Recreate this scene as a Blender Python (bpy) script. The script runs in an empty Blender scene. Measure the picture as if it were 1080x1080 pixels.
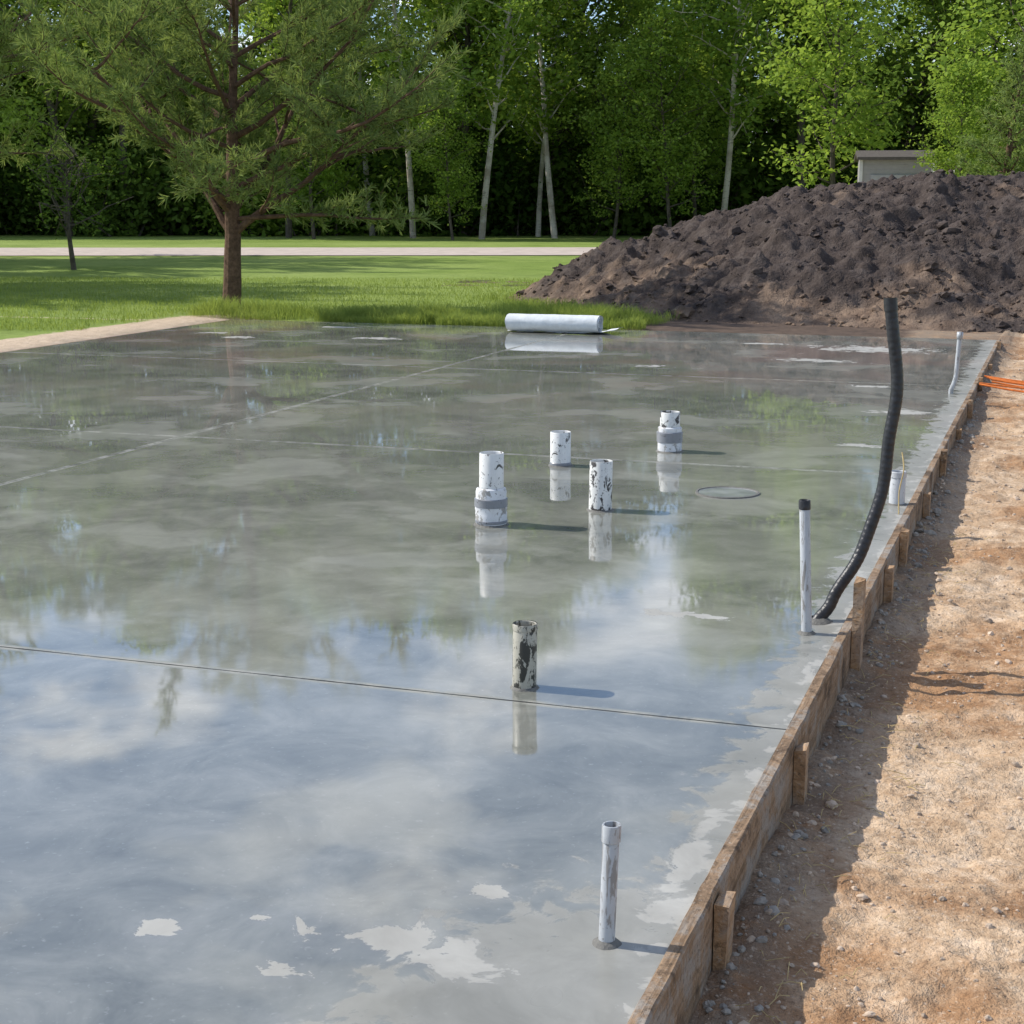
import bpy, math, numpy as np
from mathutils import Vector
rng=np.random.default_rng(11)
scene=bpy.context.scene
COL=scene.collection
scene.view_settings.view_transform='Standard'
scene.view_settings.look='None'
scene.view_settings.exposure=0

# ------------------------------------------------------------ helpers
CA,SA=math.cos(math.radians(18.97)),math.sin(math.radians(18.97))
def site(r,f,z=0.0):
    """yard frame (driveway / tree line axes are turned 19 deg from the slab axes) -> world"""
    return (CA*r-SA*f, SA*r+CA*f, z)

_T=rng.random((256,256))
def vn(x,y):
    xi=np.floor(x).astype(int);yi=np.floor(y).astype(int)
    fx=x-xi;fy=y-yi
    fx=fx*fx*(3-2*fx);fy=fy*fy*(3-2*fy)
    a=_T[xi&255,yi&255];b=_T[(xi+1)&255,yi&255];c=_T[xi&255,(yi+1)&255];d=_T[(xi+1)&255,(yi+1)&255]
    return (a*(1-fx)+b*fx)*(1-fy)+(c*(1-fx)+d*fx)*fy
def fbm(x,y,o=5,g=.5):
    s=0;a=1;t=0
    x=np.asarray(x,float);y=np.asarray(y,float)
    for i in range(o):
        s=s+a*(vn(x*2**i+17.3*i,y*2**i+5.1*i)*2-1);t+=a;a*=g
    return s/t
def sstep(a,b,x):
    t=np.clip((x-a)/(b-a),0,1);return t*t*(3-2*t)

def empty(name,loc=(0,0,0)):
    o=bpy.data.objects.new(name,None);o.location=loc;o.empty_display_size=.1;COL.objects.link(o);return o
def mk(name,V,F,mats=None,smooth=False,parent=None,loc=(0,0,0),midx=None,attr=None,sharp=None):
    V=np.asarray(V,np.float32);F=np.asarray(F,np.int32)
    me=bpy.data.meshes.new(name)
    k=F.shape[1];n=F.shape[0]
    me.vertices.add(len(V));me.vertices.foreach_set('co',V.ravel())
    me.loops.add(n*k);me.loops.foreach_set('vertex_index',F.ravel())
    me.polygons.add(n)
    me.polygons.foreach_set('loop_start',np.arange(0,n*k,k,dtype=np.int32))
    if mats is not None:
        for m in (mats if isinstance(mats,(list,tuple)) else [mats]): me.materials.append(m)
    if midx is not None: me.polygons.foreach_set('material_index',np.asarray(midx,np.int32))
    me.update(calc_edges=True)
    me.polygons.foreach_set('use_smooth',np.full(n,smooth))
    if attr:
        for an,av in attr.items():
            a=me.attributes.new(an,'FLOAT','POINT');a.data.foreach_set('value',np.asarray(av,np.float32).ravel())
    if sharp: me.set_sharp_from_angle(angle=math.radians(sharp))
    me.update()
    o=bpy.data.objects.new(name,me);o.location=loc;COL.objects.link(o)
    if parent: o.parent=parent
    return o
def grid(xs,ys,zf):
    X,Y=np.meshgrid(xs,ys);Z=zf(X,Y)
    V=np.stack([X,Y,Z],-1).reshape(-1,3)
    nx,ny=len(xs),len(ys)
    i=np.arange(ny-1)[:,None]*nx+np.arange(nx-1)[None,:]
    F=np.stack([i,i+1,i+nx+1,i+nx],-1).reshape(-1,4)
    return V,F
class Geo:
    def __init__(s): s.v=[];s.f=[];s.m=[];s.n=0
    def add(s,V,F,m=0):
        V=np.asarray(V,float);F=np.asarray(F,int)
        s.v.append(V);s.f.append(F+s.n);s.m.append(np.full(len(F),m));s.n+=len(V)
    def tube(s,P,R,sides=7,m=0,cap=False):
        P=np.asarray(P,float);n=len(P);R=np.broadcast_to(np.asarray(R,float),(n,))
        T=np.gradient(P,axis=0);T/=np.linalg.norm(T,axis=1)[:,None]+1e-9
        ref=np.array([1.,0,0]) if abs(T[0][0])<.8 else np.array([0,1.,0])
        u=np.cross(T[0],ref);u/=np.linalg.norm(u)
        V=[];a=np.arange(sides)/sides*2*math.pi
        for i in range(n):
            u=u-T[i]*np.dot(u,T[i]);u/=np.linalg.norm(u)+1e-9
            w=np.cross(T[i],u)
            V.append(P[i]+R[i]*(np.cos(a)[:,None]*u+np.sin(a)[:,None]*w))
        if cap:
            V.append(np.repeat(P[-1:],sides,0)); V.insert(0,np.repeat(P[:1],sides,0)); n+=2
        V=np.concatenate(V)
        i=np.arange(n-1)[:,None]*sides;j=np.arange(sides)[None,:];j2=(j+1)%sides
        F=np.stack([i+j,i+j2,i+sides+j2,i+sides+j],-1).reshape(-1,4)
        s.add(V,F,m)
    def box(s,c,h,m=0,rot=0,jit=0):
        c=np.array(c,float)
        B=np.array([[x,y,z] for x in(-1,1) for y in(-1,1) for z in(-1,1)],float)*np.array(h)
        if jit: B+=rng.normal(0,jit,B.shape)
        ca,sa=math.cos(rot),math.sin(rot)
        B=np.stack([B[:,0]*ca-B[:,1]*sa,B[:,0]*sa+B[:,1]*ca,B[:,2]],-1)+c
        s.add(B,[[0,1,3,2],[4,6,7,5],[0,4,5,1],[2,3,7,6],[0,2,6,4],[1,5,7,3]],m)
    def obj(s,name,mats,smooth=True,parent=None,loc=(0,0,0),sharp=None):
        return mk(name,np.concatenate(s.v),np.concatenate(s.f),mats,smooth,parent,loc,np.concatenate(s.m),sharp=sharp)
def lathe(name,prof,mat,parent=None,loc=(0,0,0),seg=48,lean=(0,0),wob=0):
    prof=np.array(prof,float);a=np.arange(seg)/seg*2*math.pi;n=len(prof)
    V=[]
    for r,z in prof:
        rr=r*(1+wob*np.sin(3*a+z*40)+wob*.6*np.sin(7*a-z*25))
        V.append(np.stack([rr*np.cos(a)+lean[0]*z,rr*np.sin(a)+lean[1]*z,np.full(seg,z)],-1))
    V=np.concatenate(V)
    i=np.arange(n-1)[:,None]*seg;j=np.arange(seg)[None,:];j2=(j+1)%seg
    F=np.stack([i+j,i+j2,i+seg+j2,i+seg+j],-1).reshape(-1,4)
    return mk(name,V,F,mat,True,parent,loc,sharp=35)
def icos(sub):
    t=(1+5**.5)/2
    V=[(-1,t,0),(1,t,0),(-1,-t,0),(1,-t,0),(0,-1,t),(0,1,t),(0,-1,-t),(0,1,-t),(t,0,-1),(t,0,1),(-t,0,-1),(-t,0,1)]
    F=[(0,11,5),(0,5,1),(0,1,7),(0,7,10),(0,10,11),(1,5,9),(5,11,4),(11,10,2),(10,7,6),(7,1,8),(3,9,4),(3,4,2),(3,2,6),(3,6,8),(3,8,9),(4,9,5),(2,4,11),(6,2,10),(8,6,7),(9,8,1)]
    V=[np.array(v)/np.linalg.norm(v) for v in V]
    for _ in range(sub):
        c={};F2=[]
        def mid(a,b):
            k=(min(a,b),max(a,b))
            if k not in c:
                m=V[a]+V[b];V.append(m/np.linalg.norm(m));c[k]=len(V)-1
            return c[k]
        for a,b,d in F:
            x,y,z=mid(a,b),mid(b,d),mid(d,a)
            F2+=[(a,x,z),(b,y,x),(d,z,y),(x,y,z)]
        F=F2
    return np.array(V),np.array(F)
def rrot(n):
    q=rng.normal(size=(n,4));q/=np.linalg.norm(q,axis=1)[:,None]
    w,x,y,z=q.T
    return np.stack([1-2*(y*y+z*z),2*(x*y-w*z),2*(x*z+w*y),2*(x*y+w*z),1-2*(x*x+z*z),2*(y*z-w*x),2*(x*z-w*y),2*(y*z+w*x),1-2*(x*x+y*y)],-1).reshape(n,3,3)
def stones(name,pos,size,mat,sub=1,smooth=False,flat=.75,jit=.13):
    B,F=icos(sub);n=len(pos)
    V=np.repeat(B[None],n,0)*(1+rng.normal(0,jit,(n,len(B),1)))
    V=V*rng.uniform(.6,1.15,(n,1,3))
    V=np.einsum('nij,nkj->nki',rrot(n),V)
    V[:,:,2]*=flat
    V=V*np.asarray(size)[:,None,None]+np.asarray(pos)[:,None,:]
    FF=(F[None]+(np.arange(n)*len(B))[:,None,None]).reshape(-1,3)
    return mk(name,V.reshape(-1,3),FF,mat,smooth)

# ------------------------------------------------------------ node helpers
class NT:
    def __init__(s,name,world=False):
        if world: s.m=bpy.data.worlds.new(name)
        else: s.m=bpy.data.materials.new(name)
        s.m.use_nodes=True;s.t=s.m.node_tree;s.t.nodes.clear()
    def n(s,ty,ins=None,**pr):
        nd=s.t.nodes.new(ty)
        for k,v in pr.items(): setattr(nd,k,v)
        for k,v in (ins or {}).items(): s.set(nd.inputs[k],v)
        return nd
    def set(s,sock,v):
        if isinstance(v,bpy.types.NodeSocket): s.t.links.new(v,sock)
        else:
            if hasattr(sock.default_value,'__len__') and len(sock.default_value)==4 and len(v)==3: v=tuple(v)+(1,)
            sock.default_value=v
    def math(s,op,a,b=None,c=None,clamp=False):
        nd=s.t.nodes.new('ShaderNodeMath');nd.operation=op;nd.use_clamp=clamp
        s.set(nd.inputs[0],a)
        if b is not None: s.set(nd.inputs[1],b)
        if c is not None: s.set(nd.inputs[2],c)
        return nd.outputs[0]
    def vm(s,op,a,b=None):
        nd=s.t.nodes.new('ShaderNodeVectorMath');nd.operation=op
        s.set(nd.inputs[0],a)
        if b is not None: s.set(nd.inputs[1],b)
        return nd.outputs['Value'] if op in('LENGTH','DOT_PRODUCT','DISTANCE') else nd.outputs[0]
    def noise(s,vec,scale,detail=4,rough=.55,dist=0):
        return s.n('ShaderNodeTexNoise',{'Vector':vec,'Scale':scale,'Detail':detail,'Roughness':rough,'Distortion':dist}).outputs['Fac']
    def ramp(s,fac,stops,interp='LINEAR'):
        nd=s.n('ShaderNodeValToRGB',{'Fac':fac});cr=nd.color_ramp;cr.interpolation=interp
        while len(cr.elements)<len(stops): cr.elements.new(.5)
        for e,(p,c) in zip(cr.elements,stops):
            e.position=p;e.color=(c,c,c,1) if not hasattr(c,'__len__') else tuple(c)+(1,)
        return nd.outputs[0]
    def mix(s,f,a,b,blend='MIX'):
        nd=s.t.nodes.new('ShaderNodeMix');nd.data_type='RGBA';nd.blend_type=blend
        s.set(nd.inputs[0],f);s.set(nd.inputs[6],a);s.set(nd.inputs[7],b);return nd.outputs[2]
    def map(s,v,a,b,c=0,d=1):
        nd=s.n('ShaderNodeMapRange',{'Value':v,'From Min':a,'From Max':b,'To Min':c,'To Max':d});return nd.outputs[0]
    def obj(s): return s.n('ShaderNodeTexCoord').outputs['Object']
    def pos(s): return s.n('ShaderNodeNewGeometry').outputs['Position']
    def sc(s,v,k): return s.vm('MULTIPLY',v,k)
    def bump(s,h,strength=.5,dist=.01):
        return s.n('ShaderNodeBump',{'Height':h,'Strength':strength,'Distance':dist}).outputs[0]
    def out(s,**ins):
        b=s.n('ShaderNodeBsdfPrincipled')
        for k,v in ins.items(): s.set(b.inputs[k.replace('_',' ')],v)
        o=s.n('ShaderNodeOutputMaterial');s.t.links.new(b.outputs[0],o.inputs[0]);return s.m

# ------------------------------------------------------------ materials
def m_slab():
    t=NT('wet_concrete');P=t.obj();S=t.n('ShaderNodeSeparateXYZ',{0:P});x,y,z=S.outputs
    n1=t.noise(P,.55,4,.6,.6);n2=t.noise(P,3.2,5,.70,.5);n3=t.noise(P,45,2,.6)
    nb=t.noise(P,6.5,5,.68,.5)
    base=t.ramp(n2,[(.28,(.115,.117,.095)),(.5,(.185,.187,.155)),(.75,(.28,.275,.234))])
    base=t.mix(t.map(n1,.40,.62),base,t.ramp(n2,[(.3,(.20,.20,.165)),(.75,(.33,.325,.277))]))
    n6=t.noise(P,.95,4,.55,.25)
    lt=t.map(n6,.555,.60);dk=t.map(n6,.46,.40)
    ring=t.map(t.math('ABSOLUTE',t.math('SUBTRACT',n6,.56)),.002,.010,1,0)
    base=t.mix(t.math('MULTIPLY',lt,.28),base,(.36,.355,.31))
    base=t.mix(t.math('MULTIPLY',dk,.35),base,(.09,.095,.077))
    base=t.mix(t.math('MULTIPLY',t.math('MULTIPLY',ring,t.map(y,5,7)),t.map(nb,.45,.6,0,.22)),base,(.42,.41,.37))
    st=t.math('MULTIPLY',t.map(y,10,18),t.map(n1,.48,.62))
    base=t.mix(t.math('MULTIPLY',st,.6),base,(.22,.12,.095))
    base=t.mix(t.map(n3,.62,.8,0,.5),base,(.38,.38,.34))
    blobs=[(-1.33,3.10,.17,.09),(-1.20,3.05,.13,.06),(-1.88,2.98,.05,.04),(-1.52,2.88,.08,.04),(-1.24,3.42,.05,.045),(-1.70,3.12,.03,.03),
     (-.82,3.74,.05,.35),(-1.38,6.17,.17,.06),(-7.8,17.8,.35,.12),(-9.5,17.4,.25,.12),(-2.44,16.8,.35,.14),
     (-3.9,15.7,.15,.08),(-2.0,18.3,.6,.35),(-10.1,17.9,.2,.08),(-9.0,19.2,.3,.10),(-1.2,12.9,.2,.14),(-1.6,14.6,.2,.08),(-1.3,11.0,.14,.06),(-3.3,18.6,.3,.08)]
    m=None
    for bx,by,rx,ry in blobs:
        d=t.vm('LENGTH',t.vm('MULTIPLY',t.vm('SUBTRACT',P,(bx,by,0)),(.5/rx,.5/ry,0)))
        m=d if m is None else t.math('MINIMUM',m,d)
    m=t.math('SUBTRACT',.5,m)
    m=t.math('MAXIMUM',m,t.map(x,-.94,-.76,-.8,.0))
    # broad half-dry apron in the near corner by the form
    d=t.vm('LENGTH',t.vm('MULTIPLY',t.vm('SUBTRACT',P,(-.84,2.75,0)),(1/.52,1/.85,0)))
    semi=t.math('ADD',t.math('SUBTRACT',1.0,d),t.math('MULTIPLY',t.math('SUBTRACT',nb,.5),2.0))
    semi=t.map(semi,0,.12)
    semi=t.math('MAXIMUM',semi,t.map(t.math('ADD',t.map(x,-1.12,-.80,-.7,.35),t.math('MULTIPLY',t.math('SUBTRACT',nb,.5),1.8)),0,.12))
    m=t.math('MAXIMUM',m,-.8)
    mm=t.math('ADD',m,t.math('MULTIPLY',t.math('SUBTRACT',nb,.5),2.6))
    dry=t.map(mm,.04,.11);halo=t.map(mm,-.45,.15)
    dryc=t.ramp(n2,[(.3,(.33,.32,.29)),(.7,(.47,.46,.42))])
    base=t.mix(t.math('MULTIPLY',halo,.3),base,(.27,.265,.24))
    base=t.mix(t.math('MULTIPLY',semi,.65),base,t.ramp(n2,[(.3,(.25,.245,.22)),(.7,(.37,.36,.33))]))
    base=t.mix(t.math('MULTIPLY',dry,.9),base,dryc)
    wob=t.math('MULTIPLY',t.math('SUBTRACT',n2,.5),.012)
    cut=None
    for ax,val in((y,4.87),(y,9.87),(y,14.87),(x,-5.87)):
        d=t.math('ABSOLUTE',t.math('SUBTRACT',ax,val))
        cut=d if cut is None else t.math('MINIMUM',cut,d)
    cut=t.math('ABSOLUTE',t.math('ADD',cut,wob))
    lip=t.map(cut,.008,.034,1,0);cut=t.map(cut,.0035,.007,1,0)
    lip=t.math('MULTIPLY',lip,t.map(nb,.37,.58,0,.85))
    base=t.mix(lip,base,(.39,.38,.33));base=t.mix(cut,base,(.03,.03,.027))
    dryall=t.math('MAXIMUM',t.math('MAXIMUM',dry,t.math('MULTIPLY',semi,.72)),t.math('MAXIMUM',lip,cut))
    cr=t.math('ADD',.018,t.math('MULTIPLY',t.map(n1,.4,.7),.06))
    cr=t.math('ADD',cr,t.math('MULTIPLY',lt,.04))
    cr=t.math('ADD',cr,t.math('MULTIPLY',dryall,.35))
    cw=t.math('SUBTRACT',t.math('SUBTRACT',.95,t.math('MULTIPLY',lt,.20)),t.math('MULTIPLY',dryall,.9),clamp=True)
    cn=t.bump(t.noise(P,1.7,2,.5),.25,.0018)
    return t.out(Base_Color=base,Roughness=.6,Specular_IOR_Level=.2,Coat_Weight=cw,Coat_Roughness=cr,Coat_IOR=2.05,Coat_Normal=cn)
M_slab=m_slab()

def m_ground():
    t=NT('ground_soil_and_lawn');P=t.pos();S=t.n('ShaderNodeSeparateXYZ',{0:P});x,y,z=S.outputs
    d=t.n('ShaderNodeAttribute',attribute_name='dirt').outputs['Fac'];dk=t.n('ShaderNodeAttribute',attribute_name='dark').outputs['Fac']
    n1=t.noise(P,1.1,5,.68);n2=t.noise(P,7,5,.72);n3=t.noise(P,60,3,.7);n4=t.noise(P,.12,3,.6)
    sand=t.ramp(n2,[(.28,(.34,.215,.125)),(.5,(.53,.375,.24)),(.70,(.71,.55,.395))])
    clay=t.ramp(n2,[(.25,(.23,.12,.058)),(.7,(.47,.28,.15))])
    near=t.math('GREATER_THAN',x,-2)
    dirt=t.mix(t.math('MULTIPLY',t.map(n1,.45,.58),near),sand,clay)
    dirt=t.mix(t.math('MULTIPLY',t.math('LESS_THAN',x,-9),.5),dirt,(.62,.52,.40))
    damp=t.math('MULTIPLY',t.math('MULTIPLY',t.map(x,-.46,-.64),near),t.map(n2,.32,.5))
    dirt=t.mix(t.math('MULTIPLY',damp,.8),dirt,(.19,.15,.115))
    dirt=t.mix(t.map(n3,.57,.72,0,.45),dirt,(.76,.64,.50))
    dirt=t.mix(t.map(n3,.44,.30,0,.7),dirt,(.16,.10,.06))
    dirt=t.mix(t.map(t.math('ADD',dk,t.math('MULTIPLY',t.math('SUBTRACT',n1,.5),.8)),.35,.6),dirt,t.ramp(n2,[(.3,(.06,.045,.036)),(.7,(.17,.12,.088))]))
    g=t.ramp(n1,[(.25,(.12,.18,.033)),(.5,(.19,.265,.052)),(.78,(.26,.33,.08))])
    g=t.mix(t.map(n4,.4,.65),g,(.29,.36,.10))
    g=t.mix(t.map(n2,.5,.72,0,.6),g,(.08,.12,.022))
    mask=t.map(t.math('ADD',d,t.math('MULTIPLY',t.math('SUBTRACT',n2,.5),1.1)),.42,.56)
    c=t.mix(mask,g,dirt)
    h=t.noise(P,11,5,.78)
    return t.out(Base_Color=c,Roughness=.95,Specular_IOR_Level=.15,Normal=t.bump(h,1.0,.028))
M_ground=m_ground()

def soilcol(t,P):
    n1=t.noise(P,.45,3,.65,.5);n2=t.noise(P,3,5,.7);n3=t.noise(P,22,3,.7)
    c=t.ramp(n2,[(.25,(.030,.023,.020)),(.5,(.072,.056,.049)),(.75,(.13,.106,.093))])
    red=t.ramp(n2,[(.3,(.12,.08,.058)),(.7,(.29,.21,.15))])
    z=t.n('ShaderNodeSeparateXYZ',{0:P}).outputs[2]
    lowr=t.math('ADD',n1,t.map(z,.9,.05,-.06,.14))
    c=t.mix(t.map(lowr,.55,.68),c,red)
    c=t.mix(t.map(n3,.6,.75,0,.4),c,(.24,.19,.155))
    return c,n2,n3
def m_pile():
    t=NT('excavated_soil');P=t.pos();c,n2,n3=soilcol(t,P)
    h=t.noise(P,4,5,.75)
    return t.out(Base_Color=c,Roughness=.95,Specular_IOR_Level=.15,Normal=t.bump(h,1.0,.12))
M_pile=m_pile()
def m_clod():
    t=NT('soil_clod');P=t.pos();c,n2,n3=soilcol(t,P)
    return t.out(Base_Color=c,Roughness=.95,Specular_IOR_Level=.15)
M_clod=m_clod()

def m_wood(name,a,b,cement=.5):
    t=NT(name);P=t.obj()
    g=t.noise(t.sc(P,(18,1.2,30)),1.6,4,.65,.8);n=t.noise(P,4.5,5,.72,.5);n2=t.noise(P,60,2,.7)
    c=t.ramp(g,[(.25,a),(.55,b),(.85,tuple(q*1.35 for q in b))])
    c=t.mix(t.map(n,.50,.60,0,cement),c,(.30,.28,.25))
    c=t.mix(t.map(n,.47,.36,0,.85),c,(.065,.043,.028))
    c=t.mix(t.map(n2,.6,.72,0,.5),c,(.40,.36,.31))
    c=t.mix(t.map(n2,.42,.32,0,.5),c,(.06,.045,.03))
    return t.out(Base_Color=c,Roughness=.85,Specular_IOR_Level=.25,Normal=t.bump(t.math('ADD',g,t.math('MULTIPLY',n2,.5)),.8,.008))
M_board=m_wood('form_lumber',(.13,.08,.043),(.29,.195,.12),.7)
M_stake=m_wood('stake_lumber',(.22,.12,.055),(.39,.245,.135),.45)

def m_pvc(name,col,smudge,thr,scale=(9,9,6),rough=.45,sc2=(.03,.028,.026)):
    t=NT(name);P=t.pos()
    n=t.noise(t.sc(P,scale),2.4,5,.70,.6);n2=t.noise(P,70,2,.6);n3=t.noise(t.sc(P,(14,14,5)),2,4,.7)
    c=t.mix(t.map(n3,.4,.7,0,.5),col,tuple(q*.72 for q in col))
    c=t.mix(t.map(n,thr,thr+.03),c,smudge)
    c=t.mix(t.map(n2,.66,.7,0,.75),c,sc2)
    return t.out(Base_Color=c,Roughness=rough,Normal=t.bump(n2,.2,.003))
M_pvc=m_pvc('white_pvc',(.74,.74,.72),(.05,.045,.04),.60)
M_pvc2=m_pvc('white_pvc_tarred',(.70,.70,.67),(.035,.03,.028),.53)
M_pvc3=m_pvc('mud_smeared_pvc',(.42,.40,.33),(.03,.028,.02),.50,(16,16,7))
M_gcap=m_pvc('grey_pvc',(.50,.51,.52),(.2,.19,.18),.66)
M_foam=m_pvc('white_foam_wrap',(.70,.71,.72),(.33,.32,.30),.54,rough=.7)
M_tape=m_pvc('grey_duct_tape',(.24,.25,.27),(.12,.12,.12),.6,rough=.35)
M_steel=m_pvc('galvanised_conduit',(.44,.46,.48),(.24,.23,.22),.55,(20,20,3),.4,(.18,.17,.16))
def simple(name,c,r,bs=20,bst=.2,var=.3,spec=.4):
    t=NT(name);P=t.pos();n=t.noise(P,bs,4,.65)
    col=t.ramp(n,[(.25,tuple(q*(1-var) for q in c)),(.75,tuple(min(1,q*(1+var)) for q in c))])
    return t.out(Base_Color=col,Roughness=r,Specular_IOR_Level=spec,Normal=t.bump(n,bst,.01))
M_dark=simple('dark_interior',(.012,.012,.012),.8)
M_black=simple('black_polyethylene',(.022,.022,.025),.38,45,.3,.6)
M_goo=simple('setting_mortar',(.15,.145,.13),.7,60,.6)
M_orange=simple('orange_plastic',(.7,.18,.03),.5)
M_cloth=simple('geotextile',(.66,.69,.70),.75,9,.6,.14)
M_gravel=simple('gravel_driveway',(.50,.42,.36),.95,2.2,.4,.22)
M_stone=simple('pebble',(.46,.36,.27),.9,8,.3,.55)
M_straw=simple('straw',(.50,.38,.18),.8)
M_bark=simple('pine_bark',(.12,.075,.052),.95,16,1.0,.55,.1)
M_dbark=simple('grey_bark',(.10,.085,.068),.95,6,.8,.5,.1)
def m_birch():
    t=NT('birch_bark');P=t.pos()
    n=t.noise(t.sc(P,(1.5,1.5,9)),2,4,.7);n2=t.noise(P,1.2,3,.6)
    c=t.mix(t.map(n,.58,.64),(.50,.46,.40),(.07,.065,.06));c=t.mix(t.map(n2,.45,.6,0,.7),c,(.24,.20,.15))
    return t.out(Base_Color=c,Roughness=.9)
M_birch=m_birch()
def m_leaf(name,a,b,tr=.45,cl=.6):
    t=NT(name);G=t.n('ShaderNodeNewGeometry');OI=t.n('ShaderNodeObjectInfo')
    r=G.outputs['Random Per Island'];n=t.noise(G.outputs['Position'],cl,1,.6)
    f=t.math('ADD',t.math('MULTIPLY',r,.5),t.math('MULTIPLY',t.math('SUBTRACT',n,.25),1.0))
    f=t.math('ADD',f,t.math('MULTIPLY',t.math('SUBTRACT',OI.outputs['Random'],.5),.5),clamp=True)
    c=t.mix(f,a,b)
    bs=t.n('ShaderNodeBsdfDiffuse',{'Color':c})
    tl=t.n('ShaderNodeBsdfTranslucent',{'Color':t.mix(.6,c,(min(1,b[0]*1.5),min(1,b[1]*1.5),b[2]*.8))})
    mx=t.n('ShaderNodeMixShader',{0:tr});t.t.links.new(bs.outputs[0],mx.inputs[1]);t.t.links.new(tl.outputs[0],mx.inputs[2])
    o=t.n('ShaderNodeOutputMaterial');t.t.links.new(mx.outputs[0],o.inputs[0]);return t.m
M_leaf=m_leaf('broadleaf_foliage',(.075,.145,.026),(.33,.44,.09),.42)
M_leaf2=m_leaf('understory_foliage',(.025,.055,.012),(.13,.20,.04),.32)
M_need=m_leaf('pine_needles',(.065,.115,.045),(.31,.375,.125),.28,.9)
M_spruce=m_leaf('spruce_needles',(.10,.16,.05),(.30,.37,.13),.3,.9)
M_grass=m_leaf('grass_blades',(.12,.18,.035),(.32,.385,.11),.4,1.2)

# ------------------------------------------------------------ ground
def ground_z(X,Y):
    r=CA*X+SA*Y; f=-SA*X+CA*Y
    zr=-.205+.13*sstep(4,18,Y)                      # excavated strip on the right of the form
    zl=-.04-.10*sstep(0,18,-11-X)-.0*X
    zf=-.03-.11*sstep(20,34,Y)
    right=sstep(-.9,-.8,X)
    z=np.where(Y>20.02,zf,zr*right+(-.3)*(1-right))
    z=np.where((X<-11.02)&(Y<=20.02),zl,z)
    z=np.where((X<-11.02)&(Y>20.02),np.minimum(zl,zf),z)
    z=np.where((X>2.5)&(Y<=24),zr*(1-sstep(2.5,8,X))+(-.10)*sstep(2.5,8,X),z)
    w=((X>-.74)&(X<7)&(Y<24)).astype(float)
    z=z+w*(.035*fbm(X*1.3,Y*1.3,4)+.030*fbm(X*5,Y*5,4,.6)+.010*fbm(X*24,Y*24,3,.65))
    z=z+w*.05*np.exp(-((X+.70)/.10)**2)*(.5+fbm(X*2,Y*2.3,3))
    lw=((X<-11.02)&(X>-12.6)&(Y<21)).astype(float)
    z=z+lw*(.05*np.exp(-((X+11.6)/.4)**2)*(1+fbm(X*2,Y*2,4)))
    z=np.where(Y>21,z+.05*fbm(X*.12,Y*.12,3)*(1-sstep(38,46,f)),z)
    return z
def dirtmask(X,Y):
    r=CA*X+SA*Y; f=-SA*X+CA*Y
    m=np.zeros_like(X)
    m=np.maximum(m,((X>-.9)&(Y<26)).astype(float)*(1-sstep(5,9,X)))
    m=np.maximum(m,(1-sstep(.3,1.25,np.abs(X+11.5)))*(Y<21))
    m=np.maximum(m,(1-sstep(.05,.35,np.abs(Y-20.05)))*(X<-.5)*.5)
    d=np.sqrt(((r-9.0)/8.4)**2+((f-28)/8.2)**2)
    m=np.maximum(m,1-sstep(.90,1.02,d))
    m=np.maximum(m,sstep(-6.0,-5.0,X)*(Y>19)*(Y<26))
    return m
def darkmask(X,Y):
    return (Y>20.0)*(1-sstep(-2.6,-1.2,X))*sstep(-7,-5,X)*(1-sstep(26,32,Y))
xs=np.concatenate([-np.geomspace(600,14,30),np.arange(-13.5,-.9,.3),np.arange(-.86,.7,.016),np.arange(.7,4,.07),np.arange(4,14,.5),np.geomspace(14.5,600,30)])
ys=np.concatenate([-np.geomspace(600,3,18),np.arange(-2.5,2.4,.2),np.arange(2.4,8,.018),np.arange(8,20,.05),np.arange(20,40,.3),np.geomspace(40.5,900,40)])
V,F=grid(xs,ys,ground_z)
mk('ground',V,F,M_ground,True,attr={'dirt':dirtmask(V[:,0],V[:,1]),'dark':darkmask(V[:,0],V[:,1])})

# ------------------------------------------------------------ slab
g=Geo();g.box((-5.8775,9.0,-.125),(5.1225,11.0,.125))
g.obj('concrete_slab',M_slab,False)

# form board (planks butted) + stakes
fb=empty('wooden_form_board')
for k,(y0,y1) in enumerate([(-2,2.1),(2.103,6.13),(6.134,10.6),(10.604,15.1),(15.104,20.04)]):
    yy=np.arange(y0,y1+.001,(y1-y0)/160);n=len(yy)
    top=.008+.005*fbm(yy*3,yy*0+k,3)+.003*fbm(yy*14,yy*0+k,2);nx=.003*fbm(yy*9,yy*0+3,3)
    xo=-.712+nx;xi=-.7505+.003*fbm(yy*12,yy*0+9,3)
    V=[]
    for i in range(n):
        V+=[(-.754,yy[i],-.23),(-.754,yy[i],top[i]-.006),(xi[i],yy[i],top[i]),(xo[i]-.006,yy[i],top[i]),(xo[i],yy[i],top[i]-.006),(xo[i],yy[i],-.26)]
    i=np.arange(n-1)[:,None]*6;j=np.arange(5)[None,:]
    F=np.stack([i+j,i+6+j,i+7+j,i+1+j],-1).reshape(-1,4)
    F=np.concatenate([F,[[0,1,4,5],[1,2,3,4],[(n-1)*6+5,(n-1)*6+4,(n-1)*6+1,(n-1)*6],[(n-1)*6+4,(n-1)*6+3,(n-1)*6+2,(n-1)*6+1]]])
    mk('plank_%d'%(k+1),V,F,M_board,True,fb,sharp=40)
g=Geo();g.box((-5.88,20.022,-.11),(5.15,.02,.105));g.obj('far_plank',M_board,False,fb)
g=Geo();g.box((-11.022,9.0,-.11),(.02,11,.108));g.obj('left_plank',M_board,False,fb)
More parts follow.
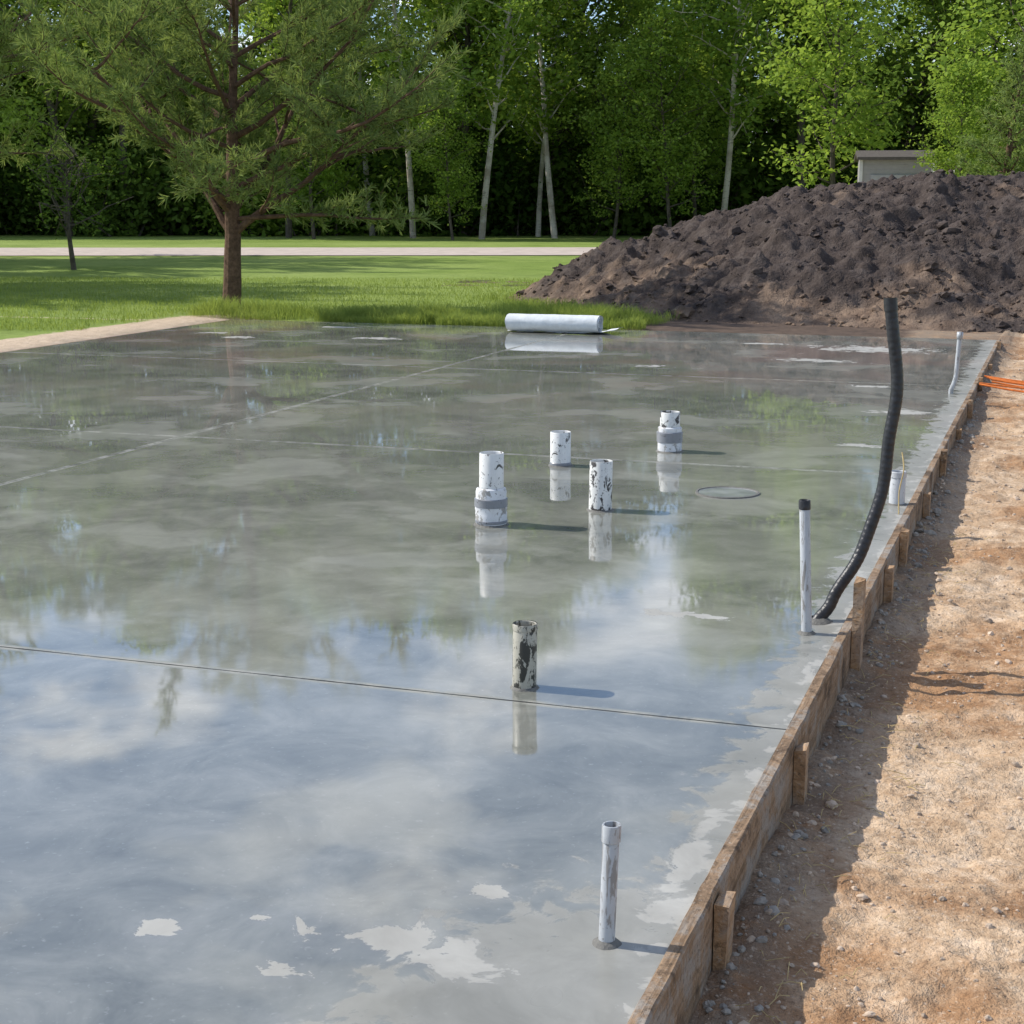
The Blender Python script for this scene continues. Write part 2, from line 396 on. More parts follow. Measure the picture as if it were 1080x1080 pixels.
for sy,top,w in[(3.6,-.015,.042),(4.78,-.02,.030),(6.17,.20,.042),(7.35,-.01,.036),(8.05,.03,.04),(9.4,-.02,.036),(10.65,.05,.04),(12.2,-.02,.036),(13.6,.03,.036),(15.1,.06,.036),(17,0,.036),(19,.06,.036),(1.6,0,.04)]:
    lean=rng.normal(0,.02);ly=rng.normal(0,.03)
    n=10;zz=np.linspace(-.5,top,n);V=[]
    for q,z in enumerate(zz):
        ox=abs(lean)*(z-0);j=rng.normal(0,.0012,8);oy=ly*z
        tj=rng.normal(0,.004,4) if q==n-1 else np.zeros(4)
        V+=[(-.7095-ox*0,-w+j[0]+oy,z+tj[0]),(-.673+ox,-w+j[1]+oy,z+tj[1]),(-.673+ox,w+j[2]+oy,z+tj[2]),(-.7095,w+j[3]+oy,z+tj[3])]
    V=np.array(V);V[:,1]+=sy
    i=np.arange(n-1)[:,None]*4;j=np.arange(4)[None,:];j2=(j+1)%4
    F=np.stack([i+j,i+j2,i+4+j2,i+4+j],-1).reshape(-1,4)
    F=np.concatenate([F,[[ (n-1)*4,(n-1)*4+1,(n-1)*4+2,(n-1)*4+3]]])
    mk('wooden_stake',V,F,M_stake,False)

# ------------------------------------------------------------ pipes
def pipe_prof(r,z0,z1,wall=.005,depth=None):
    d=z0 if depth is None else z1-depth
    return [(r,z0),(r,z1-.003),(r-.002,z1),(r-wall+.0015,z1),(r-wall,z1-.002),(r-wall,d),(0.0005,d)]
def mortar(parent,r,mat=None,h=.006,w=.012):
    lathe('mortar_ring',[(r-.002,h*1.4),(r+w*.4,h),(r+w,.0012),(r+w+.004,-.002)],mat or M_goo,parent,wob=.03)
e=empty('pvc_pipe',(-2.74,7.64,0))
lathe('foam_wrap',[(.076,-.01),(.081,.01),(.082,.06),(.080,.072),(.083,.085),(.083,.13),(.079,.145),(.080,.175),(.076,.19),(.066,.196)],M_foam,e,wob=.012)
lathe('tape_band',[(.0805,.095),(.0862,.098),(.0862,.138),(.0805,.141)],M_tape,e,wob=.01)
lathe('tape_band_low',[(.081,.012),(.0845,.014),(.0845,.026),(.081,.028)],M_tape,e,wob=.01)
lathe('riser',pipe_prof(.063,.18,.375,depth=.16),M_pvc,e,lean=(.01,0))
mortar(e,.08)
e=empty('pvc_pipe',(-2.956,9.54,0))
lathe('riser',pipe_prof(.065,-.01,.215,depth=.2),M_pvc,e);lathe('hub',[(.0655,-.01),(.0685,.001),(.0685,.02),(.0655,.024)],M_tape,e);mortar(e,.068)
e=empty('pvc_pipe',(-2.314,8.197,0))
lathe('riser',pipe_prof(.062,-.01,.27,depth=.24),M_pvc2,e,lean=(.015,0));mortar(e,.063)
e=empty('pvc_pipe',(-2.441,10.33,0))
lathe('riser',pipe_prof(.066,.14,.265,depth=.12),M_pvc2,e)
lathe('foam_wrap',[(.078,-.01),(.080,.01),(.081,.06),(.079,.16),(.068,.168)],M_foam,e,wob=.012)
lathe('tape_band',[(.079,.062),(.086,.066),(.087,.13),(.080,.135)],M_tape,e,wob=.012);mortar(e,.08)
e=empty('pvc_pipe',(-1.682,5.024,0))
lathe('riser',pipe_prof(.0415,-.01,.228,depth=.2),M_pvc3,e,lean=(.01,0))
lathe('rim',[(.0417,.205),(.0435,.207),(.0435,.226),(.0417,.229)],M_pvc3,e,lean=(.01,0));mortar(e,.043,w=.006)
e=empty('pvc_pipe',(-.815,8.89,0))
lathe('riser',pipe_prof(.043,-.01,.185,depth=.1),M_gcap,e);lathe('collar',[(.0435,.15),(.0465,.152),(.0465,.182),(.0435,.184)],M_gcap,e);mortar(e,.043)
e=empty('steel_conduit',(-.892,3.252,0))
lathe('tube',pipe_prof(.0185,-.01,.25,.003,.05),M_steel,e,lean=(.03,.0))
lathe('coupling',[(.019,.245),(.0215,.247),(.0215,.283),(.0205,.286),(.0172,.286),(.0170,.26),(.0005,.26)],M_steel,e,lean=(.03,0));mortar(e,.02,h=.008,w=.012)
e=empty('steel_conduit',(-.871,6.042,0))
lathe('tube',pipe_prof(.0205,-.01,.49,.003,.05),M_steel,e,lean=(-.05,.0))
lathe('cap',[(.021,.488),(.0228,.490),(.0228,.520),(.0205,.524),(.0165,.515),(.0005,.51)],M_black,e,lean=(-.05,0));mortar(e,.022,h=.008,w=.012)
e=empty('steel_conduit',(-.896,14.28,0))
g=Geo();g.tube([(0,0,-.02),(.0,0,.03),(.02,.0,.08),(.035,.01,.14),(.05,.02,.51)],[.021]*5,14);g.obj('tube',M_steel,True,e)
g=Geo();g.tube([(.0488,.0195,.47),(.0502,.0202,.53)],[.027,.027],16,cap=True);g.obj('coupling',M_steel,True,e)

e=empty('black_hose_conduit',(-.86,6.24,0))
ctrl=np.array([(-.03,0,-.03),(0,0,0),(.045,.015,.055),(.095,.03,.14),(.185,.06,.29),(.252,.09,.5),(.284,.11,.73),(.304,.13,.97),(.268,.15,1.27)])
tt=np.linspace(0,len(ctrl)-1,520)
def cr(P,tt):
    out=[]
    for q in tt:
        i=min(int(q),len(P)-2);u=q-i
        p0=P[max(i-1,0)];p1=P[i];p2=P[i+1];p3=P[min(i+2,len(P)-1)]
        out.append(.5*((2*p1)+(-p0+p2)*u+(2*p0-5*p1+4*p2-p3)*u*u+(-p0+3*p1-3*p2+p3)*u**3))
    return np.array(out)
C=cr(ctrl,tt)
C[:,0]+=.003*np.sin(tt*4)*sstep(0,2,tt);
W=np.stack([CA*C[:,0]-SA*C[:,1],SA*C[:,0]+CA*C[:,1],C[:,2]],-1)
s=np.concatenate([[0],np.cumsum(np.linalg.norm(np.diff(W,axis=0),axis=1))])
R=.0245+.0004*np.sin(s/.012*math.pi)+.0008*fbm(s*9,s*0,3)
g=Geo();g.tube(W,R,18);g.obj('hose_tube',M_black,True,e)
g=Geo();g.tube(W[-40:],np.linspace(.021,.0215,40),16,m=0);g.obj('inner_wall',M_dark,True,e)
g=Geo();g.tube(W[-16:],[.0268]*16,18);g.tube([W[-4],W[-3]],[.0263,.001],18);g.obj('end_collar',M_black,True,e)
mortar(e,.03,M_goo,h=.012,w=.03)
g=Geo();P=np.array([(-.775,8.6,.0),(-.78,8.62,.12),(-.76,8.6,.24),(-.775,8.63,.33)]);g.tube(cr(P,np.linspace(0,3,30)),.004,6);g.obj('pull_string',M_straw)

e=empty('floor_drain_cover',(-1.766,8.925,0))
lathe('frame_ring',[(.185,-.002),(.183,.007),(.170,.008),(.166,.004),(.165,.002)],M_goo,e,wob=.01)
t=NT('drain_pan_film');P=t.pos();n=t.noise(P,6,4)
M_pan=t.out(Base_Color=t.ramp(n,[(.3,(.20,.21,.21)),(.7,(.48,.49,.49))]),Roughness=.3,Coat_Weight=1.0,Coat_IOR=2.1,Coat_Roughness=.05)
lathe('pan',[(.1665,.0035),(.12,.0028),(.03,.0025),(.0005,.0025)],M_pan,e)

# geotextile roll
e=empty('geotextile_fabric_roll',(-6.06,19.25,0))
L=.60;nt_=200;ang=np.linspace(0,2*math.pi*5,nt_);rad=.05+(.125-.05)*ang/ang[-1]
cx=np.cos(-ang)*rad;cz=np.sin(-ang)*rad
ax=np.linspace(-L,L,60);V=[]
for i,xv in enumerate(ax):
    s2=1+.06*fbm(np.cos(ang)*2+xv*4,np.sin(ang)*2+3+xv,4)
    V.append(np.stack([np.full(nt_,xv)+ (.012*np.sin(ang*1.7) if i in(0,59) else 0),cx*s2,cz*s2*.90+.122],-1))
V=np.concatenate(V)
i=np.arange(59)[:,None]*nt_;j=np.arange(nt_-1)[None,:]
F=np.stack([i+j,i+j+1,i+nt_+j+1,i+nt_+j],-1).reshape(-1,4)
mk('roll',V,F,M_cloth,True,e)
V,F=grid(np.linspace(-.62,.80,50),np.linspace(-.02,.38,20),lambda X,Y:.016+.018*fbm(X*6,Y*6,3)+.12*np.clip(X-.6,0,1)*2)
mk('loose_tail',V,F,M_cloth,True,e)

g=Geo()
for k in range(7):
    y=14.9+.13*k+rng.normal(0,.05)
    P=np.array([(-.66+rng.normal(0,.04),y,.02),(-.2,y+.05*rng.normal(),-.03),(.5,y+.12*rng.normal(),-.05),(1.3,y+.2*rng.normal(),-.06)])
    g.tube(cr(P,np.linspace(0,3,20)),.009,6)
g.obj('orange_cord',M_orange)

n=6000
px=-.68+np.abs(rng.normal(0,1,n))**1.2*.75; py=2.3+rng.random(n)**1.25*17
pz=ground_z(px,py);sz=np.clip(rng.lognormal(math.log(.0036),.6,n),.0015,.020)
stones('pebbles',np.stack([px,py,pz+sz*.1],-1),sz,M_stone,1)
n=500
px=-.70+np.abs(rng.normal(0,.06,n)); py=2.5+rng.random(n)*12
sz=np.clip(rng.lognormal(math.log(.007),.55,n),.003,.026)
stones('concrete_crumbs',np.stack([px,py,ground_z(px,py)+sz*.2],-1),sz,simple('spilled_concrete',(.30,.275,.24),.9,30,.6,.3),1)
g=Geo()
for k in range(240):
    x=-.66+abs(rng.normal(0,.16));y=rng.uniform(2.6,9);a=rng.uniform(0,6.28);l=rng.uniform(.02,.07)
    z=float(ground_z(np.array([x]),np.array([y]))[0])+.008
    g.tube([(x,y,z),(x+math.cos(a)*l*.5,y+math.sin(a)*l*.5,z+.006+rng.random()*.012),(x+math.cos(a)*l,y+math.sin(a)*l,z+rng.random()*.02)],.0012,4)
g.obj('straw_bits',M_straw)

# ------------------------------------------------------------ soil pile
def pile_h(r,f):
    rx=np.where(r<8,8.2,8.6)
    ry=np.where(f<29.2,8.5,7.4)
    wr=.45*fbm(r*.35,f*.35+9,3)
    d=np.sqrt(((r-8)/rx)**2+((f-29.2)/ry)**2)+.16*wr
    h=2.15*np.clip(1-np.clip(d,0,1)**1.8,0,1)
    a=sstep(0,.5,h)
    rid=1-np.abs(fbm(r*.8+3,f*.8,4))*2
    lum=np.abs(fbm(r*2.2+7,f*2.2,4,.6))
    return h+a*(.30*fbm(r*.55,f*.55,4)+.16*(rid-.5)+.10*fbm(r*2.4,f*2.4,5,.65)+.25*(lum-.2)+.06*fbm(r*8,f*8,3,.7))-.16+.03*fbm(r*3,f*3,3)
rs=np.arange(-1.5,17.5,.05);fs=np.arange(20.0,38,.06)
V,F=grid(rs,fs,pile_h)
Vw=np.stack([CA*V[:,0]-SA*V[:,1],SA*V[:,0]+CA*V[:,1],V[:,2]],-1)
keep=(Vw[F][:,:,1].min(1)>20.12)&(V[F][:,:,2].max(1)>-.155)
mk('dirt_pile',Vw,F[keep],M_pile,True)
n=13500
r=rng.uniform(-.5,17,n);f=rng.uniform(20.2,31,n);h=pile_h(r,f);ok=(h>-.13)&(fbm(r*.9,f*.9+4,3)+rng.normal(0,.35,n)>-.1)
r,f,h=r[ok],f[ok],h[ok];X=CA*r-SA*f;Y=SA*r+CA*f;ok=Y>20.2;X,Y,h=X[ok],Y[ok],h[ok]
h=np.maximum(h,ground_z(X,Y))
sz=np.clip(rng.lognormal(math.log(.022),.64,len(X)),.008,.16)
stones('soil_clods',np.stack([X,Y,h+sz*.1],-1),sz,M_clod,1,jit=.2)

# ------------------------------------------------------------ driveway
rr=np.linspace(-120,60,200)
V=[];
for q in rr:
    w=.5*math.sin(q*.05)
    V+=[site(q,52.0+w+.25*rng.random(),-.118),site(q,56+w,-.10),site(q,60.5+w+.25*rng.random(),-.118)]
i=np.arange(199)[:,None]*3;j=np.arange(2)[None,:]
F=np.stack([i+j,i+3+j,i+4+j,i+1+j],-1).reshape(-1,4)[:,::-1]
mk('gravel_driveway',V,F,M_gravel,True)

# ------------------------------------------------------------ foliage builders
def leaves(P,size,asp=.6,up=.5):
    n=len(P)
    N=rng.normal(size=(n,3));N[:,2]=np.abs(N[:,2])+up;N/=np.linalg.norm(N,axis=1)[:,None]
    A=np.cross(N,rng.normal(size=(n,3)));A/=np.linalg.norm(A,axis=1)[:,None];B=np.cross(N,A)
    s=size*rng.uniform(.6,1.3,n)
    A=A*s[:,None]*.5;B=B*s[:,None]*.5*asp
    V=np.stack([P-A,P+B+A*.1,P+A,P-B+A*.1],1).reshape(-1,3)
    return V,np.arange(n*4).reshape(-1,4)
def limb(start,d,L,n=6,curl=.0,wob=.12):
    P=[np.array(start,float)];d=np.array(d,float);d/=np.linalg.norm(d)
    for i in range(n):
        d=d+rng.normal(0,wob,3)+np.array([0,0,curl]);d/=np.linalg.norm(d)
        P.append(P[-1]+d*L/n)
    return np.array(P),d
def broadleaf(name,H,crown0,Rmax,nleaf,lsize,bark,leaf,lean=.03,trunk_r=.17,nl=34,clump=.75):
    g=Geo();P,_=limb((0,0,-.3),(rng.normal(0,lean),rng.normal(0,lean),1),H*.97,12,.03,.045)
    tr=trunk_r*np.linspace(1.15,.12,13)**.9;g.tube(P,tr,9)
    C=[]
    for k in range(nl):
        u=crown0+(1-crown0)*((k+.5)/nl)**.9;q=u*12;i=min(int(q),11);s=P[i]+(P[i+1]-P[i])*(q-i)
        v=(u-crown0)/(1-crown0);prof=(math.sin(math.pi*min(1,v*.82+.16))**.7)
        L=Rmax*prof*rng.uniform(.65,1.15)+.4
        az=k*2.4+rng.normal(0,.4);el=rng.uniform(.15,.75)+v*.4
        Q,_=limb(s,(math.cos(az),math.sin(az),math.tan(min(el,1.25))),L,5,.02,.16)
        g.tube(Q,np.linspace(trunk_r*.32*(1-.6*v)+.01,.01,6),5)
        for m in range(int(3+L*2.2)):
            w=rng.uniform(.3,1.0);q2=w*5;ii=min(int(q2),4);s2=Q[ii]+(Q[ii+1]-Q[ii])*(q2-ii)
            Q2,_=limb(s2,rng.normal(size=3)+np.array([0,0,.4]),rng.uniform(.4,1.2),3,0,.2)
            if m%2==0: g.tube(Q2,[.018,.014,.01,.006],4)
            C.append(Q2[-1]);C.append(Q2[2])
        C.append(Q[-1])
    C=np.array(C);w=rng.lognormal(0,.5,len(C));idx=rng.choice(len(C),nleaf,p=w/w.sum())
    Pl=C[idx]+rng.normal(size=(nleaf,3))*np.array([1,1,.6])*clump*.5*rng.lognormal(0,.3,len(C))[idx][:,None]
    V,F=leaves(Pl,lsize);g.add(V,F,1)
    me=g.obj(name,[bark,leaf],False)
    data=me.data;bpy.data.objects.remove(me);return data
def shrub(name,H,R,n,ls,leaf):
    g=Geo();C=[]
    for k in range(16):
        az=rng.uniform(0,6.28);Q,_=limb((rng.normal(0,R*.3),rng.normal(0,R*.3),-.1),(math.cos(az)*.6,math.sin(az)*.6,1),H*rng.uniform(.5,1),5,0,.2)
        g.tube(Q,np.linspace(.035,.008,6),4)
        C+=list(Q[1:])
    C=np.array(C);idx=rng.choice(len(C),n)
    P=C[idx]+rng.normal(size=(n,3))*np.array([R*.28,R*.28,H*.11]);P[:,2]=np.abs(P[:,2])
    V,F=leaves(P,ls);g.add(V,F,1)
    me=g.obj(name,[M_dbark,leaf],False);d=me.data;bpy.data.objects.remove(me);return d

def conifer(name,loc,H,Rmax,fork,leafmat,style='pine',tuft_n=13,nl=.012,ln=.14):
    g=Geo();tufts=[];td=[]
    leaders=[]
    P,_=limb((0,0,-.2),(.0,0,1),H+.1,16,.05,.028);leaders.append((P,.14,0.0))
    g.tube(P,.125*np.linspace(1.25,.12,17)**1.0,12)
    if style=='pine':
        for az,i in((0.1,4),(2.9,4),(4.4,5),(1.5,5)):
            Q,_=limb(P[i],(math.cos(az)*1.15,math.sin(az)*1.15,1),H*.62,12,.05,.09)
            g.tube(Q,np.linspace(.065,.010,13),8);leaders.append((Q,.06,.3))
    for li,(P,r0,off) in enumerate(leaders):
        zt=P[-1][2];z0=fork if li==0 else P[0][2]+.35
        step=.15 if style=='pine' else .16
        if li>0: step=.2
        k=0
        for z in np.arange(z0,zt-.03,step):
            j=np.searchsorted(P[:,2],z);j=min(max(j,1),len(P)-1)
            u=(z-P[j-1][2])/(P[j][2]-P[j-1][2]+1e-6);s=P[j-1]+(P[j]-P[j-1])*u
            v=(z-fork)/(H-fork)
            if style=='pine': L=Rmax*(max(0,math.sin(math.pi*min(1,.34+.66*v)))**.7)*rng.uniform(.7,1.12)+.25;el=.18+.55*v+rng.normal(0,.12);curl=.05
            else: L=Rmax*(1-v)*rng.uniform(.8,1.1)+.12;el=-.05+.5*v;curl=.05
            if li>0: L*=.50
            for rep in range(1 if style=='pine' else 2):
                az=k*2.4+rng.normal(0,.3);k+=1
                if li>0:
                    c=s[:2];
                    if rng.random()<.6: az=math.atan2(c[1],c[0])+rng.normal(0,.9)
                Q,dd=limb(s,(math.cos(az),math.sin(az),math.tan(el)),L,8,curl,.10)
                g.tube(Q,np.linspace(.010+.010*L,.005,9),6)
                for w in np.arange(.22 if style=='pine' else .1,1.0,.17/max(L,.5)):
                    q=w*8;i=min(int(q),7);s2=Q[i]+(Q[i+1]-Q[i])*(q-i)
                    fd=Q[i+1]-Q[i];fd/=np.linalg.norm(fd)
                    side=np.cross(fd,[0,0,1]);sg=1 if rng.random()<.5 else -1
                    d2=fd*.7+side*sg*rng.uniform(.5,1)+np.array([0,0,rng.uniform(-.1,.5) if style=='pine' else -.1])
                    L2=(.25+.42*L*(1-w)**.7*.8)*rng.uniform(.6,1.1)
                    Q2,_=limb(s2,d2,L2,4,.06,.14);g.tube(Q2,[.009,.008,.006,.005,.003],3)
                    st=.11
                    for w2 in np.arange(.25,1.001,st/max(L2,.2)):
                        q=w2*4;i2=min(int(q),3);p=Q2[i2]+(Q2[i2+1]-Q2[i2])*(q-i2);tdn=Q2[i2+1]-Q2[i2]
                        tufts.append(p);td.append(tdn)
                        if rng.random()<.8:
                            d3=tdn/np.linalg.norm(tdn)+rng.normal(0,.7,3);d3/=np.linalg.norm(d3)
                            l3=rng.uniform(.08,.24);tufts.append(p+d3*l3);td.append(d3)
                            if rng.random()<.3: g.tube([p,p+d3*l3],[.004,.003],3)
                tufts.append(Q[-1]);td.append(dd)
    T=np.array(tufts);D=np.array(td);D/=np.linalg.norm(D,axis=1)[:,None];n=len(T)
    TT=np.repeat(T,tuft_n,0);DD=np.repeat(D,tuft_n,0)
    d=DD*.80+rng.normal(size=TT.shape)*.58+np.array([0,0,.15]);d/=np.linalg.norm(d,axis=1)[:,None]
    base=TT-DD*rng.uniform(0,.10,(len(TT),1))
    w=np.cross(d,rng.normal(size=d.shape));w/=np.linalg.norm(w,axis=1)[:,None]
    l=ln*rng.uniform(.7,1.2,(len(TT),1))
    V=np.stack([base-w*nl*.5,base+w*nl*.5,base+d*l+w*nl*.2,base+d*l-w*nl*.2],1).reshape(-1,3)
    g.add(V,np.arange(len(V)).reshape(-1,4),1)
    print(name,'tufts',n)
    return g.obj(name,[M_bark,leafmat],False,loc=loc)

rng=np.random.default_rng(21)
pine=conifer('pine_tree',site(-4.34,24.9,-.1),5.5,3.6,1.45,M_need,tuft_n=11,nl=.016,ln=.14)
pd=pine.data
def pcopy(loc,s,rot,name='pine_tree'):
    o=bpy.data.objects.new(name,pd);o.location=loc;o.scale=(s,s,s);o.rotation_euler=(0,0,rot);COL.objects.link(o)
pcopy(site(-14.0,31.5,-.15),1.35,2.0)
pcopy(site(-16,34.5,-.15),1.6,4.0)
pcopy(site(-19.5,48,-.15),2.2,1.0)
rng=np.random.default_rng(33)
conifer('spruce_tree',site(13.2,44,-.15),6.0,1.9,.4,M_spruce,'spruce',7,.028,.13)

# broadleaf forest
rng=np.random.default_rng(44)
meshes=[broadleaf('birch_mesh',22,.22,3.5,11000,.29,M_birch,M_leaf,.05,.15,36,.85),
        broadleaf('aspen_mesh',23,.28,3.7,11000,.29,M_dbark,M_leaf,.04,.19,36,.85),
        broadleaf('maple_mesh',20,.14,4.8,13000,.30,M_dbark,M_leaf,.03,.22,42,1.0),
        broadleaf('young_ash_mesh',12,.16,3.0,9000,.23,M_dbark,M_leaf,.05,.11,32),
        broadleaf('yard_sapling_mesh',3.2,.34,.75,1100,.10,M_dbark,M_leaf2,.04,.07,16,.35)]
sh=[shrub('shrub_mesh',4.0,2.4,3600,.27,M_leaf2),shrub('sapling_mesh',3.0,1.8,3200,.21,M_leaf)]
forest=empty('forest')
def inst(me,r,f,s,nm,tilt=.03):
    o=bpy.data.objects.new(nm,me);x,y,z=site(r,f,-.15);o.location=(x,y,z);k=s*rng.uniform(.93,1.07)
    o.scale=(k,k,s);o.rotation_euler=(rng.normal(0,tilt),rng.normal(0,tilt),rng.uniform(0,6.28));o.parent=forest;COL.objects.link(o)
for row,(f0,stp) in enumerate([(79,5.0),(85,4.8),(92,4.8)]):
    for r in np.arange(-42,44,stp):
        rr_=r+rng.normal(0,1.2);ff=f0+rng.normal(0,1.5)-max(0,rr_-14)*.45
        k=rng.choice(4,p=[.30,.22,.28,.20] if row==0 else [.2,.35,.42,.03])
        inst(meshes[k],rr_,ff,rng.uniform(.80,1.03)*(1 if row<2 else 1.05),'forest_tree')
for f0,stp,kk in[(82.5,3.4,0),(89,3.8,0),(97,4.2,1)]:
    for r in np.arange(-44,44,stp):
        rr_=r+rng.normal(0,.8)
        big=rng.uniform(2.4,3.3) if kk else rng.uniform(1.0,1.9)
        inst(sh[0] if (kk or rng.random()<.7) else sh[1],rr_,f0+rng.normal(0,1)-max(0,rr_-14)*.45,big,'forest_shrub')
def single(me,name,r,f,s,rot=0,tx=0):
    o=bpy.data.objects.new(name,me);o.location=site(r,f,-.15);o.scale=(s,s,s);o.rotation_euler=(0,tx,rot);COL.objects.link(o)
single(meshes[0],'birch_tree',-1.4,74,.92,.4);single(meshes[0],'birch_tree',2.0,75.5,.92,2.2,.10)
single(meshes[0],'birch_tree',-4.6,76,.9,3.4,-.06);single(meshes[0],'birch_tree',9.5,74,.92,5.2,.04)
single(meshes[3],'ash_tree',-2.6,72,.55,1.0);single(meshes[3],'ash_tree',4.6,74,.7,4.0)
single(meshes[3],'ash_tree',-9,74,.75,2.0);single(meshes[3],'ash_tree',7.2,73,.8,.5)
single(meshes[3],'ash_tree',16.6,56,.95,3.0);single(meshes[3],'ash_tree',21.0,54,1.0,5.0);single(meshes[3],'ash_tree',13.2,66,1.1,1.3)
single(meshes[2],'maple_tree',-23,50,.75,1.3);single(meshes[2],'maple_tree',-26,44,.7,3.3)
single(meshes[4],'yard_sapling',-11.2,41.5,1.0,2.0)
single(meshes[3],'ash_tree',15.1,54.5,.50,1.0)

# ------------------------------------------------------------ shed and trellis fence
def m_siding():
    t=NT('shed_siding');P=t.obj();z=t.n('ShaderNodeSeparateXYZ',{0:P}).outputs[2]
    n=t.noise(P,5,5);w=t.math('FRACT',t.math('MULTIPLY',z,6))
    c=t.mix(t.map(n,.35,.7,0,.5),(.32,.31,.30),(.24,.23,.22))
    return t.out(Base_Color=c,Roughness=.7,Normal=t.bump(w,.6,.02))
M_sid=m_siding();M_roof=simple('shed_roof',(.10,.085,.075),.85,10);M_white=simple('white_trim',(.60,.59,.56),.6,6,.1,.1);M_door=simple('weathered_door',(.34,.34,.34),.6,6,.1,.15)
sx,sy,_=site(14.0,60)
e=empty('garden_shed',(sx,sy,-.15));e.rotation_euler=(0,0,math.radians(18.97-10))
g=Geo();g.box((0,0,1.6),(1.25,1.6,1.6));g.obj('walls',M_sid,False,e)
g=Geo();V=[(-1.4,-1.85,3.17),(-1.4,0,3.45),(-1.4,1.85,3.17),(1.4,-1.85,3.17),(1.4,0,3.45),(1.4,1.85,3.17)]
V=V+[(a,b,c+.1) for a,b,c in V]
g.add(V,[[0,1,4,3],[1,2,5,4],[6,9,10,7],[7,10,11,8],[0,6,7,1],[1,7,8,2],[3,4,10,9],[4,5,11,10],[0,3,9,6],[2,8,11,5]]);g.obj('roof',M_roof,False,e)
g=Geo()
for xx in(-1.25,1.25): g.add([(xx,-1.6,3.2),(xx,1.6,3.2),(xx,0,3.43),(xx,0,3.43)],[[0,1,2,3]])
g.obj('gable',M_sid,False,e)
g=Geo();g.box((.05,-1.63,1.35),(.95,.025,1.3));g.obj('door',M_door,False,e)
g=Geo()
for zc in(.7,1.35,2.0): g.box((.05,-1.66,zc),(.93,.004,.012))
g.obj('door_grooves',M_roof,False,e)
g=Geo();g.box((-1.25,-1.62,1.6),(.06,.03,1.6));g.box((1.25,-1.62,1.6),(.06,.03,1.6));g.obj('corner_trim',M_white,False,e)
g=Geo()
for k in range(9):
    x,y,_=site(14.6+k*.7,56.5);g.box((x,y,1.4),(.05,.05,1.65),rot=math.radians(18.97))
x,y,_=site(14.6+4*.7,56.5)
for zc in(2.05,2.5,2.95): g.box((x,y,zc),(2.95,.025,.07),rot=math.radians(18.97))
g.obj('white_trellis_fence',M_white,False)

# ------------------------------------------------------------ grass blades
def blades(n,rf,hf,wd,cond):
    X,Y=rf(n);ok=cond(X,Y);X,Y=X[ok],Y[ok];n=len(X)
    Z=ground_z(X,Y);h=hf(X,Y)*rng.uniform(.5,1.3,n);a=rng.uniform(0,6.28,n);b=rng.uniform(0,6.28,n);ln=h*rng.uniform(.1,.7,n)
    w=wd*rng.uniform(.6,1.3,n)
    P0=np.stack([X-np.cos(a)*w,Y-np.sin(a)*w,Z-.01],-1)
    mx=np.stack([X+np.cos(b)*ln*.3,Y+np.sin(b)*ln*.3,Z+h*.6],-1);off=np.stack([np.cos(a)*w,np.sin(a)*w,0*a],-1)*.6
    tp=np.stack([X+np.cos(b)*ln,Y+np.sin(b)*ln,Z+h],-1)
    V2=np.stack([P0,mx+off,tp,mx-off],1)
    return V2.reshape(-1,3)
def rf1(n):
    f=21+rng.random(n)**1.3*16;r=rng.uniform(-14,5,n);return CA*r-SA*f,SA*r+CA*f
cond=lambda X,Y:(((Y>20.12)|(X<-12.0+.3*fbm(X*2,Y*2,2)))&(dirtmask(X,Y)+.5*fbm(X*2,Y*2,3)<.5))
hf=lambda X,Y:.05+.09*np.exp(-((Y-20.6)/1.6)**2)*sstep(-14,-11,X)*(1+1.0*fbm(X*1.5,Y*1.5,3))+.04*np.clip(fbm(X*.7,Y*.7,3),0,1)
A=blades(95000,rf1,hf,.0075,cond)
def rf2(n):
    X=-5.2-np.abs(rng.normal(0,1,n))**.9*4.2;Y=20.15+np.abs(rng.normal(0,.9,n));return X,Y
B=blades(38000,rf2,lambda X,Y:.09+.22*np.clip(fbm(X*1.2,Y*1.2,3)+.3,0,1.4),.006,lambda X,Y:(fbm(X*1.1+5,Y*1.1,3)>-.25)&(X>-12.2))
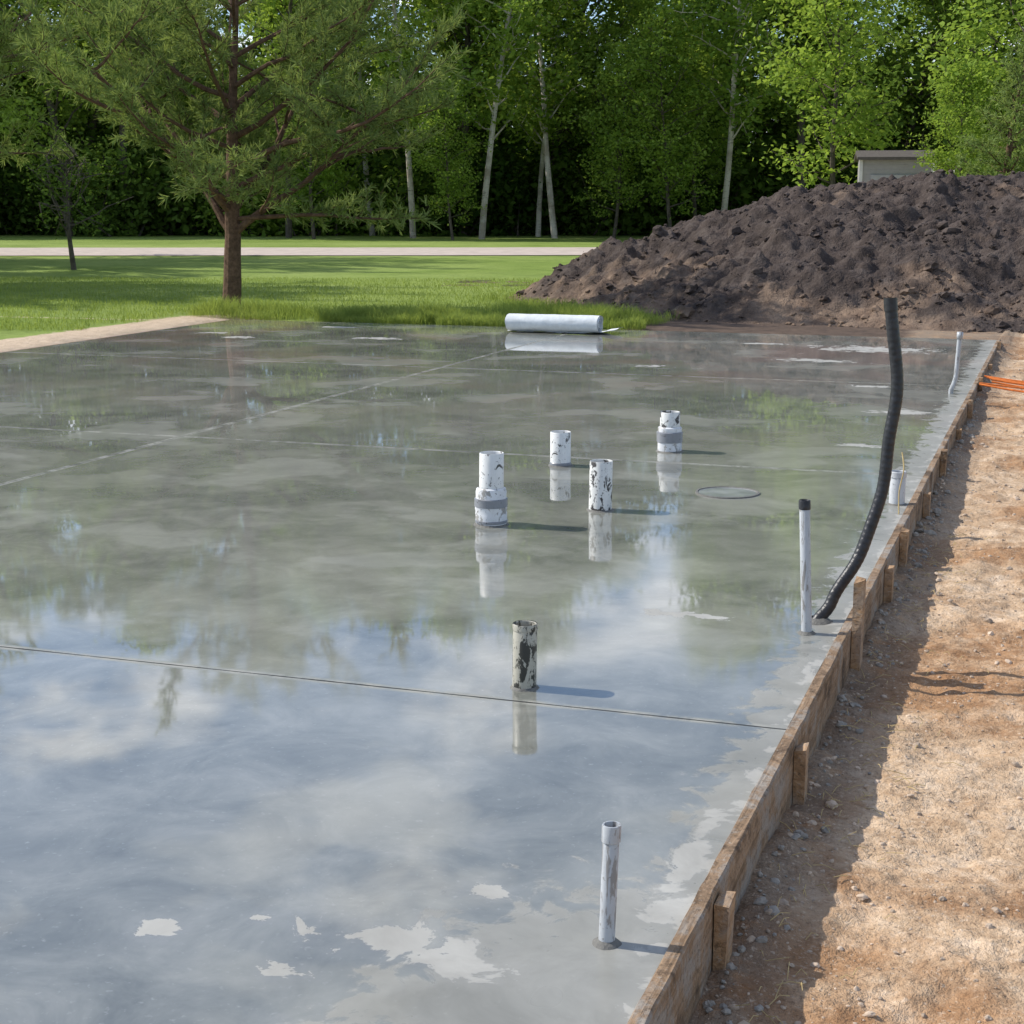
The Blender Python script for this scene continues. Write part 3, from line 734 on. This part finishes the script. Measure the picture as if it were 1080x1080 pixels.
def rf3(n):
    c=np.stack([rng.uniform(-.5,3.5,26),rng.uniform(22.5,29,26)],-1)[rng.integers(0,26,n)]
    r=c[:,0]+rng.normal(0,.25,n);f=c[:,1]+rng.normal(0,.25,n);return CA*r-SA*f,SA*r+CA*f
C3=blades(6000,rf3,lambda X,Y:.14+0*X,.007,lambda X,Y:(dirtmask(X,Y)<.9)&(Y>20.2))
V=np.concatenate([A,B,C3]);mk('grass',V,np.arange(len(V)).reshape(-1,4),M_grass,False)

# ------------------------------------------------------------ light, sky
el=40;d=Vector((math.cos(math.radians(el)),.04,-math.sin(math.radians(el))))
L=bpy.data.lights.new('sun','SUN');L.energy=5.0;L.angle=math.radians(.5);L.color=(1,.95,.87)
so=bpy.data.objects.new('sun',L);so.rotation_euler=d.to_track_quat('-Z','Y').to_euler();COL.objects.link(so);so.location=(-20,0,20)
w=NT('World',True);scene.world=w.m
D=w.n('ShaderNodeTexCoord').outputs['Generated']
sky=w.n('ShaderNodeTexSky',sky_type='NISHITA');sky.sun_disc=False;sky.sun_elevation=math.radians(el);sky.sun_rotation=math.radians(-90);sky.air_density=1.0;sky.dust_density=.4;sky.ozone_density=2.0
S=w.n('ShaderNodeSeparateXYZ',{0:D})
zz=w.math('ADD',w.math('MAXIMUM',S.outputs[2],.0),.12)
cv=w.n('ShaderNodeCombineXYZ',{0:w.math('DIVIDE',S.outputs[0],zz),1:w.math('DIVIDE',S.outputs[1],zz),2:.3}).outputs[0]
n=w.noise(cv,2.4,4,.60,.25)
cl=w.ramp(n,[(.52,0),(.62,1)])
c=w.mix(w.math('MULTIPLY',cl,.75),w.mix(1.0,sky.outputs[0],(.90,.96,1.05),'MULTIPLY'),(10.2,10.3,10.6))
bg=w.n('ShaderNodeBackground',{'Color':c,'Strength':.15});o=w.n('ShaderNodeOutputWorld');w.t.links.new(bg.outputs[0],o.inputs[0])

# ------------------------------------------------------------ camera
cam=bpy.data.cameras.new('camera');cam.sensor_width=36;cam.lens=56.33;cam.clip_end=2500;cam.clip_start=.05
co=bpy.data.objects.new('camera',cam);co.location=(0,0,1.65);co.rotation_euler=(math.radians(90-11.05),0,math.radians(18.97));COL.objects.link(co)
scene.camera=co
